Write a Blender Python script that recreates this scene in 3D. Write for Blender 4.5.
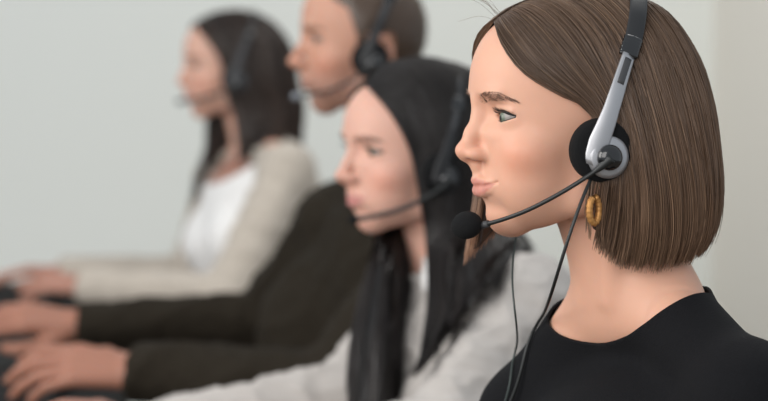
import bpy, math, time
import numpy as np
from mathutils import Matrix, Vector
T0 = time.time()
for o in list(bpy.data.objects):
    bpy.data.objects.remove(o)
scene = bpy.context.scene
COL = scene.collection

# ------------------------------------------------------------------ camera
FPX = 2034.0
PITCH = math.atan(173.0 / FPX)
CAM = np.array([0.0, 0.0, 1.30])
cam_d = bpy.data.cameras.new('camera')
cam = bpy.data.objects.new('camera', cam_d)
COL.objects.link(cam)
cam.location = CAM
cam.rotation_euler = (math.pi / 2 - PITCH, 0, 0)
cam_d.sensor_width = 36.0
cam_d.lens = FPX * 36.0 / 768.0
cam_d.dof.use_dof = True
cam_d.dof.focus_distance = 1.745
cam_d.dof.aperture_fstop = 4.0
cam_d.clip_start = 0.05
scene.camera = cam
_F = np.array([0, math.cos(PITCH), -math.sin(PITCH)])
_U = np.array([0, math.sin(PITCH), math.cos(PITCH)])
_R = np.array([1.0, 0, 0])
def PX(u, v, d):
    """a place in the room seen at picture position (u, v), d metres deep"""
    return CAM + d * (_F + _R * (u - 384.0) / FPX + _U * (200.5 - v) / FPX)

# ------------------------------------------------------------------ light
world = bpy.data.worlds.new('world')
scene.world = world
world.use_nodes = True
bg = world.node_tree.nodes['Background']
bg.inputs[0].default_value = (0.88, 0.96, 1.03, 1)
bg.inputs[1].default_value = 0.66
def area(name, loc, target, sx, sy, power, col):
    l = bpy.data.lights.new(name, 'AREA')
    l.shape = 'RECTANGLE'; l.size = sx; l.size_y = sy; l.energy = power; l.color = col
    o = bpy.data.objects.new(name, l)
    COL.objects.link(o)
    o.location = loc
    d = Vector(target) - Vector(loc)
    o.rotation_euler = d.to_track_quat('-Z', 'Y').to_euler()
    return o
area('window_light', (-2.6, 1.2, 2.1), (0.2, 2.4, 1.1), 2.4, 1.9, 74, (1.0, 0.97, 0.93))
area('fill_light_rear', (-0.9, -1.0, 2.1), (0.3, 2.2, 1.1), 2.4, 1.8, 52, (1.0, 0.97, 0.94))  # unseen fill from behind the camera, added to even out light on faces
area('ceiling_light', (0.6, 3.4, 2.9), (0.3, 3.2, 0), 1.2, 1.2, 20, (1.0, 0.97, 0.92))
vs = scene.view_settings
scene.display_settings.display_device = 'sRGB'
vs.view_transform = 'Standard'
vs.look = 'None'
vs.exposure = 0.0
vs.gamma = 1.0
vs.use_curve_mapping = False

# ------------------------------------------------------------------ materials
def srgb(r, g, b):
    def f(c):
        c = c / 255.0
        return c / 12.92 if c <= 0.04045 else ((c + 0.055) / 1.055) ** 2.4
    return (f(r), f(g), f(b), 1.0)
def mat(name, col, rough=0.6, metal=0.0, spec=0.5, sheen=0.0, noise=None, bump=None, attr=None, coat=0.0, sss=None, unit=0.001):
    m = bpy.data.materials.new(name)
    m.use_nodes = True
    nt = m.node_tree
    b = nt.nodes['Principled BSDF']
    b.inputs['Base Color'].default_value = col
    b.inputs['Roughness'].default_value = rough
    b.inputs['Metallic'].default_value = metal
    b.inputs['Specular IOR Level'].default_value = spec
    b.inputs['Sheen Weight'].default_value = sheen
    b.inputs['Coat Weight'].default_value = coat
    src = None
    if attr:
        a = nt.nodes.new('ShaderNodeAttribute'); a.attribute_name = attr
        src = a.outputs['Color']
    tc = nt.nodes.new('ShaderNodeTexCoord')
    if noise:
        scale, amt = noise
        n = nt.nodes.new('ShaderNodeTexNoise'); n.inputs['Scale'].default_value = scale * unit
        n.inputs['Detail'].default_value = 4
        nt.links.new(tc.outputs['Object'], n.inputs['Vector'])
        r = nt.nodes.new('ShaderNodeMapRange')
        r.inputs['To Min'].default_value = 1 - amt; r.inputs['To Max'].default_value = 1 + amt
        nt.links.new(n.outputs['Fac'], r.inputs['Value'])
        mx = nt.nodes.new('ShaderNodeMix'); mx.data_type = 'RGBA'; mx.blend_type = 'MULTIPLY'
        mx.inputs['Factor'].default_value = 1.0
        if src: nt.links.new(src, mx.inputs[6])
        else: mx.inputs[6].default_value = col
        nt.links.new(r.outputs['Result'], mx.inputs[7])
        src = mx.outputs[2]
    if src: nt.links.new(src, b.inputs['Base Color'])
    if bump:
        scale, st, dist = bump
        n = nt.nodes.new('ShaderNodeTexNoise'); n.inputs['Scale'].default_value = scale * unit
        n.inputs['Detail'].default_value = 3
        nt.links.new(tc.outputs['Object'], n.inputs['Vector'])
        bp = nt.nodes.new('ShaderNodeBump'); bp.inputs['Strength'].default_value = st; bp.inputs['Distance'].default_value = dist
        nt.links.new(n.outputs['Fac'], bp.inputs['Height'])
        nt.links.new(bp.outputs['Normal'], b.inputs['Normal'])
    if sss:
        w, rad = sss
        b.inputs['Subsurface Weight'].default_value = w
        b.inputs['Subsurface Radius'].default_value = (1.0, 0.35, 0.18)
        b.inputs['Subsurface Scale'].default_value = rad
    return m
M = {}
M['wall'] = mat('wall_paint', srgb(232, 234, 229), 0.9, noise=(1.2, 0.012), bump=(300, 0.05, 0.001), unit=1)
M['wall_warm'] = mat('wall_paint_warm', srgb(236, 230, 220), 0.9, noise=(1.2, 0.012), bump=(300, 0.05, 0.001), unit=1)
M['floor'] = mat('floor_laminate', srgb(120, 108, 95), 0.5, noise=(4, 0.1), unit=1)
M['desk'] = mat('desk_laminate', srgb(17, 16, 15), 0.75, spec=0.25, noise=(30, 0.05), unit=1)
M['skin'] = mat('skin', srgb(220, 170, 148), 0.5, spec=0.32, attr='tint', noise=(90, 0.025), bump=(900, 0.10, 0.0006), sss=(0.22, 0.009))
M['skin_soft'] = mat('skin_hand', srgb(205, 160, 140), 0.5, attr='tint', noise=(60, 0.04), sss=(0.2, 0.008))
M['hair'] = mat('hair_strands', srgb(90, 66, 48), 0.42, spec=0.55, attr='tint')
M['eye'] = mat('eyeball', srgb(200, 192, 186), 0.2, spec=0.4, attr='tint')
M['black_knit'] = mat('black_knit', srgb(13, 13, 16), 0.9, spec=0.2, noise=(220, 0.25), bump=(700, 0.5, 0.002))
M['olive_knit'] = mat('olive_knit', srgb(40, 35, 28), 0.95, spec=0.15, noise=(160, 0.25), bump=(500, 0.5, 0.002))
M['grey_shirt'] = mat('grey_shirt', srgb(176, 170, 165), 0.85, noise=(40, 0.05), bump=(600, 0.2, 0.001))
M['cream_knit'] = mat('cream_knit', srgb(178, 168, 156), 0.9, sheen=0.1, noise=(70, 0.18), bump=(300, 0.5, 0.003))
M['white_cloth'] = mat('white_cloth', srgb(226, 224, 222), 0.85, noise=(40, 0.03))
M['plaid'] = mat('plaid_shirt', srgb(90, 78, 78), 0.85, noise=(60, 0.35))
M['foam'] = mat('black_foam', srgb(25, 25, 26), 0.95, spec=0.2, noise=(900, 0.4), bump=(1500, 0.9, 0.002))
M['band'] = mat('band_plastic', srgb(26, 26, 28), 0.5)
M['gloss'] = mat('gloss_plastic', srgb(16, 16, 18), 0.16, coat=0.5)
M['silver'] = mat('silver_plastic', srgb(170, 170, 173), 0.42, metal=0.8, noise=(400, 0.03))
M['darkslot'] = mat('slot_plastic', srgb(60, 60, 62), 0.5)
M['cable'] = mat('cable_rubber', srgb(26, 28, 28), 0.45)
M['thin_cable'] = mat('thin_cable_rubber', srgb(46, 56, 54), 0.5)
M['gold'] = mat('gold', srgb(190, 138, 80), 0.5, metal=0.55, noise=(300, 0.2))
M['keys'] = mat('keyboard_plastic', srgb(15, 15, 16), 0.65, spec=0.25)
M['grey_mic'] = mat('grey_mic_foam', srgb(120, 124, 130), 0.8)

# ------------------------------------------------------------------ mesh helpers
def new_obj(name, verts, faces, material, parent=None, smooth=True, tint=None, M4=None):
    me = bpy.data.meshes.new(name)
    verts = np.asarray(verts, np.float32)
    if isinstance(faces, np.ndarray):
        nf, k = faces.shape
        me.vertices.add(len(verts)); me.vertices.foreach_set('co', verts.ravel())
        me.loops.add(nf * k); me.loops.foreach_set('vertex_index', faces.astype(np.int32).ravel())
        me.polygons.add(nf)
        me.polygons.foreach_set('loop_start', np.arange(0, nf * k, k, dtype=np.int32))
        me.update(calc_edges=True)
        me.validate()
    else:
        me.from_pydata([tuple(v) for v in verts], [], faces)
    me.polygons.foreach_set('use_smooth', np.full(len(me.polygons), smooth, bool))
    if tint is not None:
        a = me.color_attributes.new('tint', 'FLOAT_COLOR', 'POINT')
        c = np.ones((len(verts), 4), np.float32); c[:, :3] = tint
        a.data.foreach_set('color', c.ravel())
    me.materials.append(material)
    me.update()
    o = bpy.data.objects.new(name, me)
    COL.objects.link(o)
    if parent: o.parent = parent
    if M4 is not None: o.matrix_local = M4
    return o
def tag(o, label=None, cat=None, group=None, kind=None):
    if label: o['label'] = label
    if cat: o['category'] = cat
    if group: o['group'] = group
    if kind: o['kind'] = kind
    return o
def empty(name, loc):
    e = bpy.data.objects.new(name, None)
    e.empty_display_size = 0.05
    COL.objects.link(e)
    e.location = loc
    return e
def box(lo, hi):
    x0, y0, z0 = lo; x1, y1, z1 = hi
    v = [(x0,y0,z0),(x1,y0,z0),(x1,y1,z0),(x0,y1,z0),(x0,y0,z1),(x1,y0,z1),(x1,y1,z1),(x0,y1,z1)]
    f = [(0,3,2,1),(4,5,6,7),(0,1,5,4),(1,2,6,5),(2,3,7,6),(3,0,4,7)]
    return v, f
def catmull(P, n):
    """n points evenly along a Catmull-Rom curve through P"""
    P = np.asarray(P, float)
    Q = np.vstack([2 * P[0] - P[1], P, 2 * P[-1] - P[-2]])
    m = len(P) - 1
    t = np.linspace(0, m, max(8 * m, 40)); i = np.minimum(t.astype(int), m - 1); f = (t - i)[:, None]
    a, b, c, d = Q[i], Q[i + 1], Q[i + 2], Q[i + 3]
    C = 0.5 * (2 * b + (c - a) * f + (2 * a - 5 * b + 4 * c - d) * f ** 2 + (3 * b - a - 3 * c + d) * f ** 3)
    L = np.r_[0, np.cumsum(np.linalg.norm(np.diff(C[:, :3], axis=0), axis=1))]
    s = np.linspace(0, L[-1], n)
    return np.stack([np.interp(s, L, C[:, k]) for k in range(C.shape[1])], 1)
def frames(C):
    T = np.gradient(C, axis=-2); T /= np.linalg.norm(T, axis=-1, keepdims=True) + 1e-9
    return T
def tube(points, rad, sides=8, caps=True):
    """a tube with radius (number or per point) along points"""
    C = np.asarray(points, float); n = len(C)
    r = np.broadcast_to(np.asarray(rad, float), (n,))
    T = frames(C)
    ref = np.array([0, 0, 1.0]) if abs(T[0][2]) < 0.8 else np.array([0, 1.0, 0])
    N = np.zeros_like(C); nrm = ref - T[0] * ref.dot(T[0]); nrm /= np.linalg.norm(nrm)
    for i in range(n):
        nrm = nrm - T[i] * nrm.dot(T[i]); nrm /= np.linalg.norm(nrm); N[i] = nrm
    B = np.cross(T, N)
    a = np.arange(sides) * 2 * math.pi / sides
    V = C[:, None] + r[:, None, None] * (np.cos(a)[None, :, None] * N[:, None] + np.sin(a)[None, :, None] * B[:, None])
    V = V.reshape(-1, 3)
    F = []
    for i in range(n - 1):
        for j in range(sides):
            k = (j + 1) % sides
            F.append((i * sides + j, i * sides + k, (i + 1) * sides + k, (i + 1) * sides + j))
    if caps:
        F.append(tuple(range(sides))[::-1]); F.append(tuple((n - 1) * sides + j for j in range(sides)))
    return V, F
def merge(parts):
    V, F, o = [], [], 0
    for v, f in parts:
        V.append(np.asarray(v, float)); F += [tuple(i + o for i in q) for q in f]; o += len(v)
    return np.vstack(V), F
def lathe(profile, n=32):
    """profile of (radius, height) spun about z"""
    V, F = [], []
    for r, h in profile:
        for j in range(n):
            a = 2 * math.pi * j / n
            V.append((r * math.cos(a), r * math.sin(a), h))
    for i in range(len(profile) - 1):
        for j in range(n):
            k = (j + 1) % n
            F.append((i * n + j, i * n + k, (i + 1) * n + k, (i + 1) * n + j))
    F.append(tuple(range(n))[::-1]); F.append(tuple((len(profile) - 1) * n + j for j in range(n)))
    return np.array(V), F

# ------------------------------------------------------------------ distance-field modelling (millimetres)
class Field:
    def __init__(s, xs, ys, zs):
        s.ax = [np.asarray(a, np.float32) for a in (xs, ys, zs)]
        s.F = np.full([len(a) for a in s.ax], 60.0, np.float32)
    def _win(s, lo, hi):
        sl = []
        for a, l, h in zip(s.ax, lo, hi):
            i = np.searchsorted(a, l); j = np.searchsorted(a, h)
            if i >= j: return None
            sl.append(slice(i, j))
        return tuple(sl)
    def _xyz(s, w):
        return (s.ax[0][w[0]][:, None, None], s.ax[1][w[1]][None, :, None], s.ax[2][w[2]][None, None, :])
    def put(s, w, d, k, cut=False):
        a = s.F[w]
        if cut:
            d = -d
            h = np.clip(0.5 - 0.5 * (d - a) / k, 0, 1)
            # smooth max of a and d
            s.F[w] = d + (a - d) * h + k * h * (1 - h)
        else:
            h = np.clip(0.5 + 0.5 * (d - a) / k, 0, 1)
            s.F[w] = d + (a - d) * h - k * h * (1 - h)
    def ell(s, c, r, k=6.0, R=None, cut=False, grow=0.0):
        c = np.asarray(c, np.float32); r = np.asarray(r, np.float32) + grow
        m = max(k, 3) + 8
        e = (r if R is None else np.sqrt(((np.asarray(R) * r[None, :]) ** 2).sum(1))) + m
        w = s._win(c - e, c + e)
        if w is None: return
        X, Y, Z = s._xyz(w)
        X = X - c[0]; Y = Y - c[1]; Z = Z - c[2]
        if R is not None:
            R = np.asarray(R, np.float32)
            X, Y, Z = (X * R[0, 0] + Y * R[1, 0] + Z * R[2, 0], X * R[0, 1] + Y * R[1, 1] + Z * R[2, 1], X * R[0, 2] + Y * R[1, 2] + Z * R[2, 2])
        k0 = np.sqrt((X / r[0]) ** 2 + (Y / r[1]) ** 2 + (Z / r[2]) ** 2)
        k1 = np.sqrt((X / r[0] ** 2) ** 2 + (Y / r[1] ** 2) ** 2 + (Z / r[2] ** 2) ** 2) + 1e-6
        s.put(w, k0 * (k0 - 1) / k1, k, cut)
    def cap(s, a, b, ra, rb=None, k=6.0, cut=False, grow=0.0):
        rb = ra if rb is None else rb
        ra += grow; rb += grow
        a = np.asarray(a, np.float32); b = np.asarray(b, np.float32)
        m = max(ra, rb) + max(k, 3) + 8
        w = s._win(np.minimum(a, b) - m, np.maximum(a, b) + m)
        if w is None: return
        X, Y, Z = s._xyz(w)
        X = X - a[0]; Y = Y - a[1]; Z = Z - a[2]
        ba = b - a; L2 = float(ba @ ba) + 1e-6
        t = np.clip((X * ba[0] + Y * ba[1] + Z * ba[2]) / L2, 0, 1)
        d = np.sqrt((X - t * ba[0]) ** 2 + (Y - t * ba[1]) ** 2 + (Z - t * ba[2]) ** 2) - (ra + (rb - ra) * t)
        s.put(w, d, k, cut)
    def chain(s, P, r, k=4.0, kk=None, cut=False, grow=0.0):
        r = np.broadcast_to(np.asarray(r, float), (len(P),))
        for i in range(len(P) - 1):
            s.cap(P[i], P[i + 1], float(r[i]), float(r[i + 1]), k, cut, grow)
    def sample(s, P):
        """field value at points P (n, 3)"""
        ii, ff = [], []
        for k in range(3):
            a = s.ax[k]; x = np.interp(P[:, k], a, np.arange(len(a)))
            i = np.minimum(x.astype(int), len(a) - 2); ii.append(i); ff.append(x - i)
        v = 0
        for a in (0, 1):
            for b in (0, 1):
                for c in (0, 1):
                    w = (ff[0] if a else 1 - ff[0]) * (ff[1] if b else 1 - ff[1]) * (ff[2] if c else 1 - ff[2])
                    v = v + w * s.F[ii[0] + a, ii[1] + b, ii[2] + c]
        return v
    def push(s, P, clear, it=3):
        """moves points out of the surface until they clear it"""
        sh = P.shape; P = P.reshape(-1, 3).copy(); clear = np.broadcast_to(np.asarray(clear, float).reshape(-1), (len(P),)) if np.ndim(clear) else np.full(len(P), float(clear))
        for _ in range(it):
            d = s.sample(P); m = d < clear
            if not m.any(): break
            q = P[m]; g = np.stack([s.sample(q + e) - s.sample(q - e) for e in np.eye(3) * 2.0], 1)
            g /= np.linalg.norm(g, axis=1, keepdims=True) + 1e-6
            P[m] = q + g * (clear[m] - d[m])[:, None]
        return P.reshape(sh)
    def snap(s, P, h=0.3):
        """slides points along the face direction onto the front surface"""
        P = np.array(P, float); xs = np.linspace(112, 30, 165)
        W = np.repeat(P[:, None], len(xs), 1); W[..., 0] = xs
        v = s.sample(W.reshape(-1, 3)).reshape(len(P), -1)
        P[:, 0] = xs[np.argmax(v < 0, 1)] + h
        return P
    def hit(s, o, d, t0, t1):
        """first place along a ray where the field turns solid"""
        t = np.linspace(t0, t1, 500); P = o + d * t[:, None]
        v = s.sample(P); i = np.argmax(v < 0)
        if v[i] >= 0: i = int(np.argmin(v))
        return P[i]
    def mesh(s, smooth=2):
        F = s.F; S = F < 0
        n0, n1, n2 = F.shape
        c = np.zeros((n0 - 1, n1 - 1, n2 - 1), np.int8)
        for i in (0, 1):
            for j in (0, 1):
                for k in (0, 1):
                    c += S[i:n0 - 1 + i, j:n1 - 1 + j, k:n2 - 1 + k]
        act = (c > 0) & (c < 8)
        nv = int(act.sum())
        idx = np.full(act.shape, -1, np.int32); idx[act] = np.arange(nv, dtype=np.int32)
        acc = np.zeros((nv, 3)); cnt = np.zeros(nv)
        quads = []
        for ax in range(3):
            A = [slice(None)] * 3; B = [slice(None)] * 3
            A[ax] = slice(0, -1); B[ax] = slice(1, None)
            Sa, Sb = S[tuple(A)], S[tuple(B)]
            e = np.argwhere(Sa != Sb)
            fa = F[tuple(A)][tuple(e.T)]; fb = F[tuple(B)][tuple(e.T)]
            t = fa / (fa - fb)
            pos = e.astype(float); pos[:, ax] += t
            o1, o2 = [(1, 2), (2, 0), (0, 1)][ax]
            ids = []
            for d1, d2 in ((1, 1), (0, 1), (0, 0), (1, 0)):
                q = e.copy(); q[:, o1] -= d1; q[:, o2] -= d2
                ok = ((q >= 0) & (q < np.array(act.shape))).all(1)
                v = np.full(len(q), -1, np.int32); v[ok] = idx[tuple(q[ok].T)]
                ids.append(v)
                g = v >= 0
                for k in range(3):
                    acc[:, k] += np.bincount(v[g], pos[g, k], nv)
                cnt += np.bincount(v[g], minlength=nv)
            Q = np.stack(ids, 1); ok = (Q >= 0).all(1)
            inside_first = Sa[tuple(e.T)]
            Q[~inside_first] = Q[~inside_first][:, ::-1]
            quads.append(Q[ok])
        P = acc / np.maximum(cnt, 1)[:, None]
        V = np.stack([np.interp(P[:, k], np.arange(F.shape[k]), s.ax[k]) for k in range(3)], 1)
        Q = np.vstack(quads)
        V = smooth_mesh(V, Q, smooth)
        return V, Q
def smooth_mesh(V, Q, it):
    if it <= 0: return V
    n = len(V)
    a = np.concatenate([Q[:, i] for i in range(4)]); b = np.concatenate([Q[:, (i + 1) % 4] for i in range(4)])
    a, b = np.concatenate([a, b]), np.concatenate([b, a])
    deg = np.maximum(np.bincount(a, minlength=n), 1)[:, None]
    for i in range(it):
        for lam in (0.5, -0.52):
            m = np.stack([np.bincount(a, V[b, k], n) for k in range(3)], 1) / deg
            V = V + lam * (m - V)
    return V
def vert_normals(V, Q):
    d1 = V[Q[:, 2]] - V[Q[:, 0]]; d2 = V[Q[:, 3]] - V[Q[:, 1]]
    fn = np.cross(d1, d2)
    N = np.zeros_like(V)
    for i in range(4):
        for k in range(3):
            N[:, k] += np.bincount(Q[:, i], fn[:, k], len(V))
    return N / (np.linalg.norm(N, axis=1, keepdims=True) + 1e-9)
def axis_steps(*spans):
    """uneven sampling: (start, end, step), ..."""
    out = []
    for a, b, st in spans:
        n = max(1, int(round((b - a) / st)))
        out.append(np.linspace(a, b, n, endpoint=False))
    return np.concatenate(out + [[spans[-1][1]]])
def wavy(P, seed, scale, n=6):
    """smooth pseudo-noise in -1..1 at points P (mm), wavelength about scale mm"""
    rng = np.random.RandomState(seed); v = 0
    for i in range(n):
        d = rng.normal(size=3); d /= np.linalg.norm(d)
        v = v + np.sin(P @ d * (2 * math.pi / (scale * rng.uniform(0.6, 1.6))) + rng.uniform(0, 6.28))
    return v / n * 1.6
def gauss(P, c, r):
    return np.exp(-(((P - np.asarray(c)) / np.asarray(r)) ** 2).sum(1))
def sides(p):
    x, y, z = p
    return ((x, y, z), (x, -y, z))
def rot_xyz(x=0, y=0, z=0):
    return np.array((Matrix.Rotation(math.radians(z), 3, 'Z') @ Matrix.Rotation(math.radians(y), 3, 'Y') @ Matrix.Rotation(math.radians(x), 3, 'X')))

# ------------------------------------------------------------------ the room
Y_BACK = 6.0
v, f = box((-5, -2.5, -0.1), (4, Y_BACK, 0.0)); tag(new_obj('floor', v, f, M['floor'], smooth=False), kind='structure')
v, f = box((-5, Y_BACK, -0.1), (4, Y_BACK + 0.12, 3.0)); tag(new_obj('wall_back', v, f, M['wall'], smooth=False), kind='structure')
v, f = box((0.97, 4.5, -0.1), (1.6, Y_BACK, 3.0)); tag(new_obj('wall_right', v, f, M['wall_warm'], smooth=False), kind='structure')

# ------------------------------------------------------------------ head
EYE = (62.0, 32.5, 33.0)
EYE_R = 14.9
def head_field(f, man=False, nose=0.0, ears=True):
    j = 1.08 if man else 1.0
    f.ell((-5, 0, 50) if not man else (2, 0, 50), (97 if not man else 86, 73, 82), 1)
    f.ell((30, 0, 70), (59, 60, 57), 14)
    f.ell((33, 0, 8), (52, 57, 70), 16)
    for sgn in (1, -1):
        f.cap((4, sgn * 54, 0), (10, sgn * 45 * j, -38), 12, 12, 14)                # jaw branch
        f.cap((10, sgn * 44 * j, -38), (56, sgn * 13 * j, -57), 13, 12, 12)         # jaw body
        f.ell((44, sgn * 28, -20), (33, 26, 38), 14)                                # cheek
        f.ell((52, sgn * 41, 4), (20, 17, 15), 16)                                  # cheekbone
        f.ell((79 if not man else 82, sgn * 22, 52), (6.5, 16, 6 if not man else 8), 10)                 # brow ridge
    f.ell((57, 0, -53), (22, 21 * j, 21), 10)                                       # chin
    f.ell((60, 0, -26), (27, 33, 22), 8)                                           # mouth area
    for sgn in (1, -1):
        f.ell((92, sgn * 32, 34), (17, 22, 11), 12, cut=True)                       # eye socket
        f.ell((93, sgn * 14, 36), (10, 8, 12), 8, cut=True)
    f.chain([(84, 0, 46), (85.5, 0, 33), (92.5 + nose * .5, 0, 18), (98 + nose, 0, 3)], (7, 5.2, 5.8, 7.6), 7)
    f.ell((98.8 + nose, 0, 2.8), (8.2, 7.2, 6.5), 6)                                  # nose tip
    for sgn in (1, -1):
        f.ell((90.0 + nose * .5, sgn * 11, 0), (9.5, 5.4, 5.6), 7)             # nostril wing
    f.cap((99 + nose, 0, -2.5), (89.5, 0, -9.5), 3.8, 4.0, 4)
    f.cap((88, 0, -12), (87, 0, -24), 4.5, 4.5, 6)                                  # philtrum
    for sgn in (1, -1):
        f.ell((95 + nose, sgn * 6.4, -6.0), (6, 2.6, 3.2), 1.5, cut=True, R=rot_xyz(0, 20, sgn * 14))
        up = [(87.6, 0, -24.2), (87.0, sgn * 6.5, -23.6), (82.6, sgn * 16, -24.8), (74.6, sgn * 27.5, -24.2)]
        lo = [(86.4, 0, -33.2), (85.2, sgn * 7.5, -32.9), (81.0, sgn * 16.5, -30.2), (74.2, sgn * 27, -25.2)]
        f.chain(up, (3.4, 3.4, 2.8, 1.6), 4)
        f.chain(lo, (4.1, 4.0, 3.1, 1.6), 4)
        f.chain([(92.2, 0, -28.6), (90.8, sgn * 7.5, -28.2), (86.0, sgn * 16.5, -27.2), (77.5, sgn * 29.5, -23.2)], (0.9, 0.9, 0.9, 1.0), 1.5, cut=True)
    # eyelids: a skin cap over the eyeball with an almond-shaped opening
    for sgn in (1, -1):
        ex, ey, ez = EYE[0], sgn * EYE[1], EYE[2]
        f.ell((ex, ey, ez), (15.9, 16.6, 15.4), 4)
        f.chain([(ex + 13.0, ey - sgn * 11, ez + 5.0), (ex + 14.0, ey - sgn * 2, ez + 8.8), (ex + 8.5, ey + sgn * 13, ez + 6.0)], (1.4, 2.0, 2.0), 2.5)   # upper lid fold
        Rr = 25.0
        w = f._win(np.array([ex - 3, ey - 20, ez - 12]), np.array([ex + 30, ey + 20, ez + 12]))
        if w:
            X, Y, Z = f._xyz(w)
            t = (Y - ey) * sgn
            zz = Z - ez - 0.6 - 0.03 * t
            hu, hl = 4.9, 4.2                                                       # lid opening above and below
            Ru = (14.6 ** 2 + hu ** 2) / (2 * hu); Rl = (14.6 ** 2 + hl ** 2) / (2 * hl)
            d = np.maximum(np.sqrt((t - 1.8) ** 2 + (zz - hu + Ru) ** 2) - Ru, np.sqrt((t - 1.8) ** 2 + (zz + hl - Rl) ** 2) - Rl)
            d = np.maximum(d, ex - 2 - X + 0 * Y)
            f.put(w, d.astype(np.float32), 0.9, cut=True)
    if ears:
        for sgn in (1, -1):
            R = rot_xyz(sgn * 8, -14, sgn * 16)
            f.ell((-12, sgn * 73, 8), (16, 4.5, 29), 5, R=R)
            rim = []
            for a in np.linspace(-100, 200, 14):
                a = math.radians(a)
                q = R @ np.array([-math.cos(a) * 15, sgn * 4, math.sin(a) * 28])
                rim.append((-12 + q[0], sgn * 73 + q[1], 8 + q[2]))
            f.chain(rim, 3.3, 3)
            f.ell((-9, sgn * 79, 2), (9, 7, 13), 4, cut=True)
            f.ell((-5, sgn * 73, -22), (7, 4, 9), 4)
def skin_tint(V, base, lip, man=False, blush=0.5):
    n = len(V); base = np.array(base[:3]); C = np.tile(base, (n, 1))
    x, y, z = V.T
    ay = np.abs(y); A = np.stack([x, ay, z], 1)
    red = base * np.array([1.02, 0.80, 0.74])
    for c, r, a in (((62, 46, -2), (26, 22, 18), 0.75), ((100, 0, 2), (12, 14, 12), 0.40), ((74, 0, -60), (12, 18, 14), 0.25), ((-10, 76, 5), (20, 9, 30), 0.5)):
        w = np.clip(gauss(A, c, r) * a * blush * 2, 0, 1)[:, None]
        C = C * (1 - w) + red * w
    # lips
    up_edge = -21.0 - 0.0070 * np.maximum(ay - 5, 0) ** 2 + 1.1 * np.exp(-((ay - 5.5) / 3.5) ** 2) - 0.2
    lo_edge = -39.0 + 0.0185 * ay ** 2
    m = (z < up_edge) & (z > lo_edge) & (ay < 28) & (x > 68)
    d = np.minimum(up_edge - z, z - lo_edge)
    w = np.where(m, np.clip(d / 1.8, 0, 1), 0)[:, None] * 0.78
    C = C * (1 - w) + np.array(lip[:3]) * w
    if man:
        w = np.clip(gauss(A, (70, 15, -45), (40, 45, 26)) * 0.9 + gauss(A, (25, 45, -35), (40, 30, 28)) * 0.7, 0, 0.55)[:, None]
        C = C * (1 - w) + base * np.array([0.52, 0.55, 0.62]) * w
    return C

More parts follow.
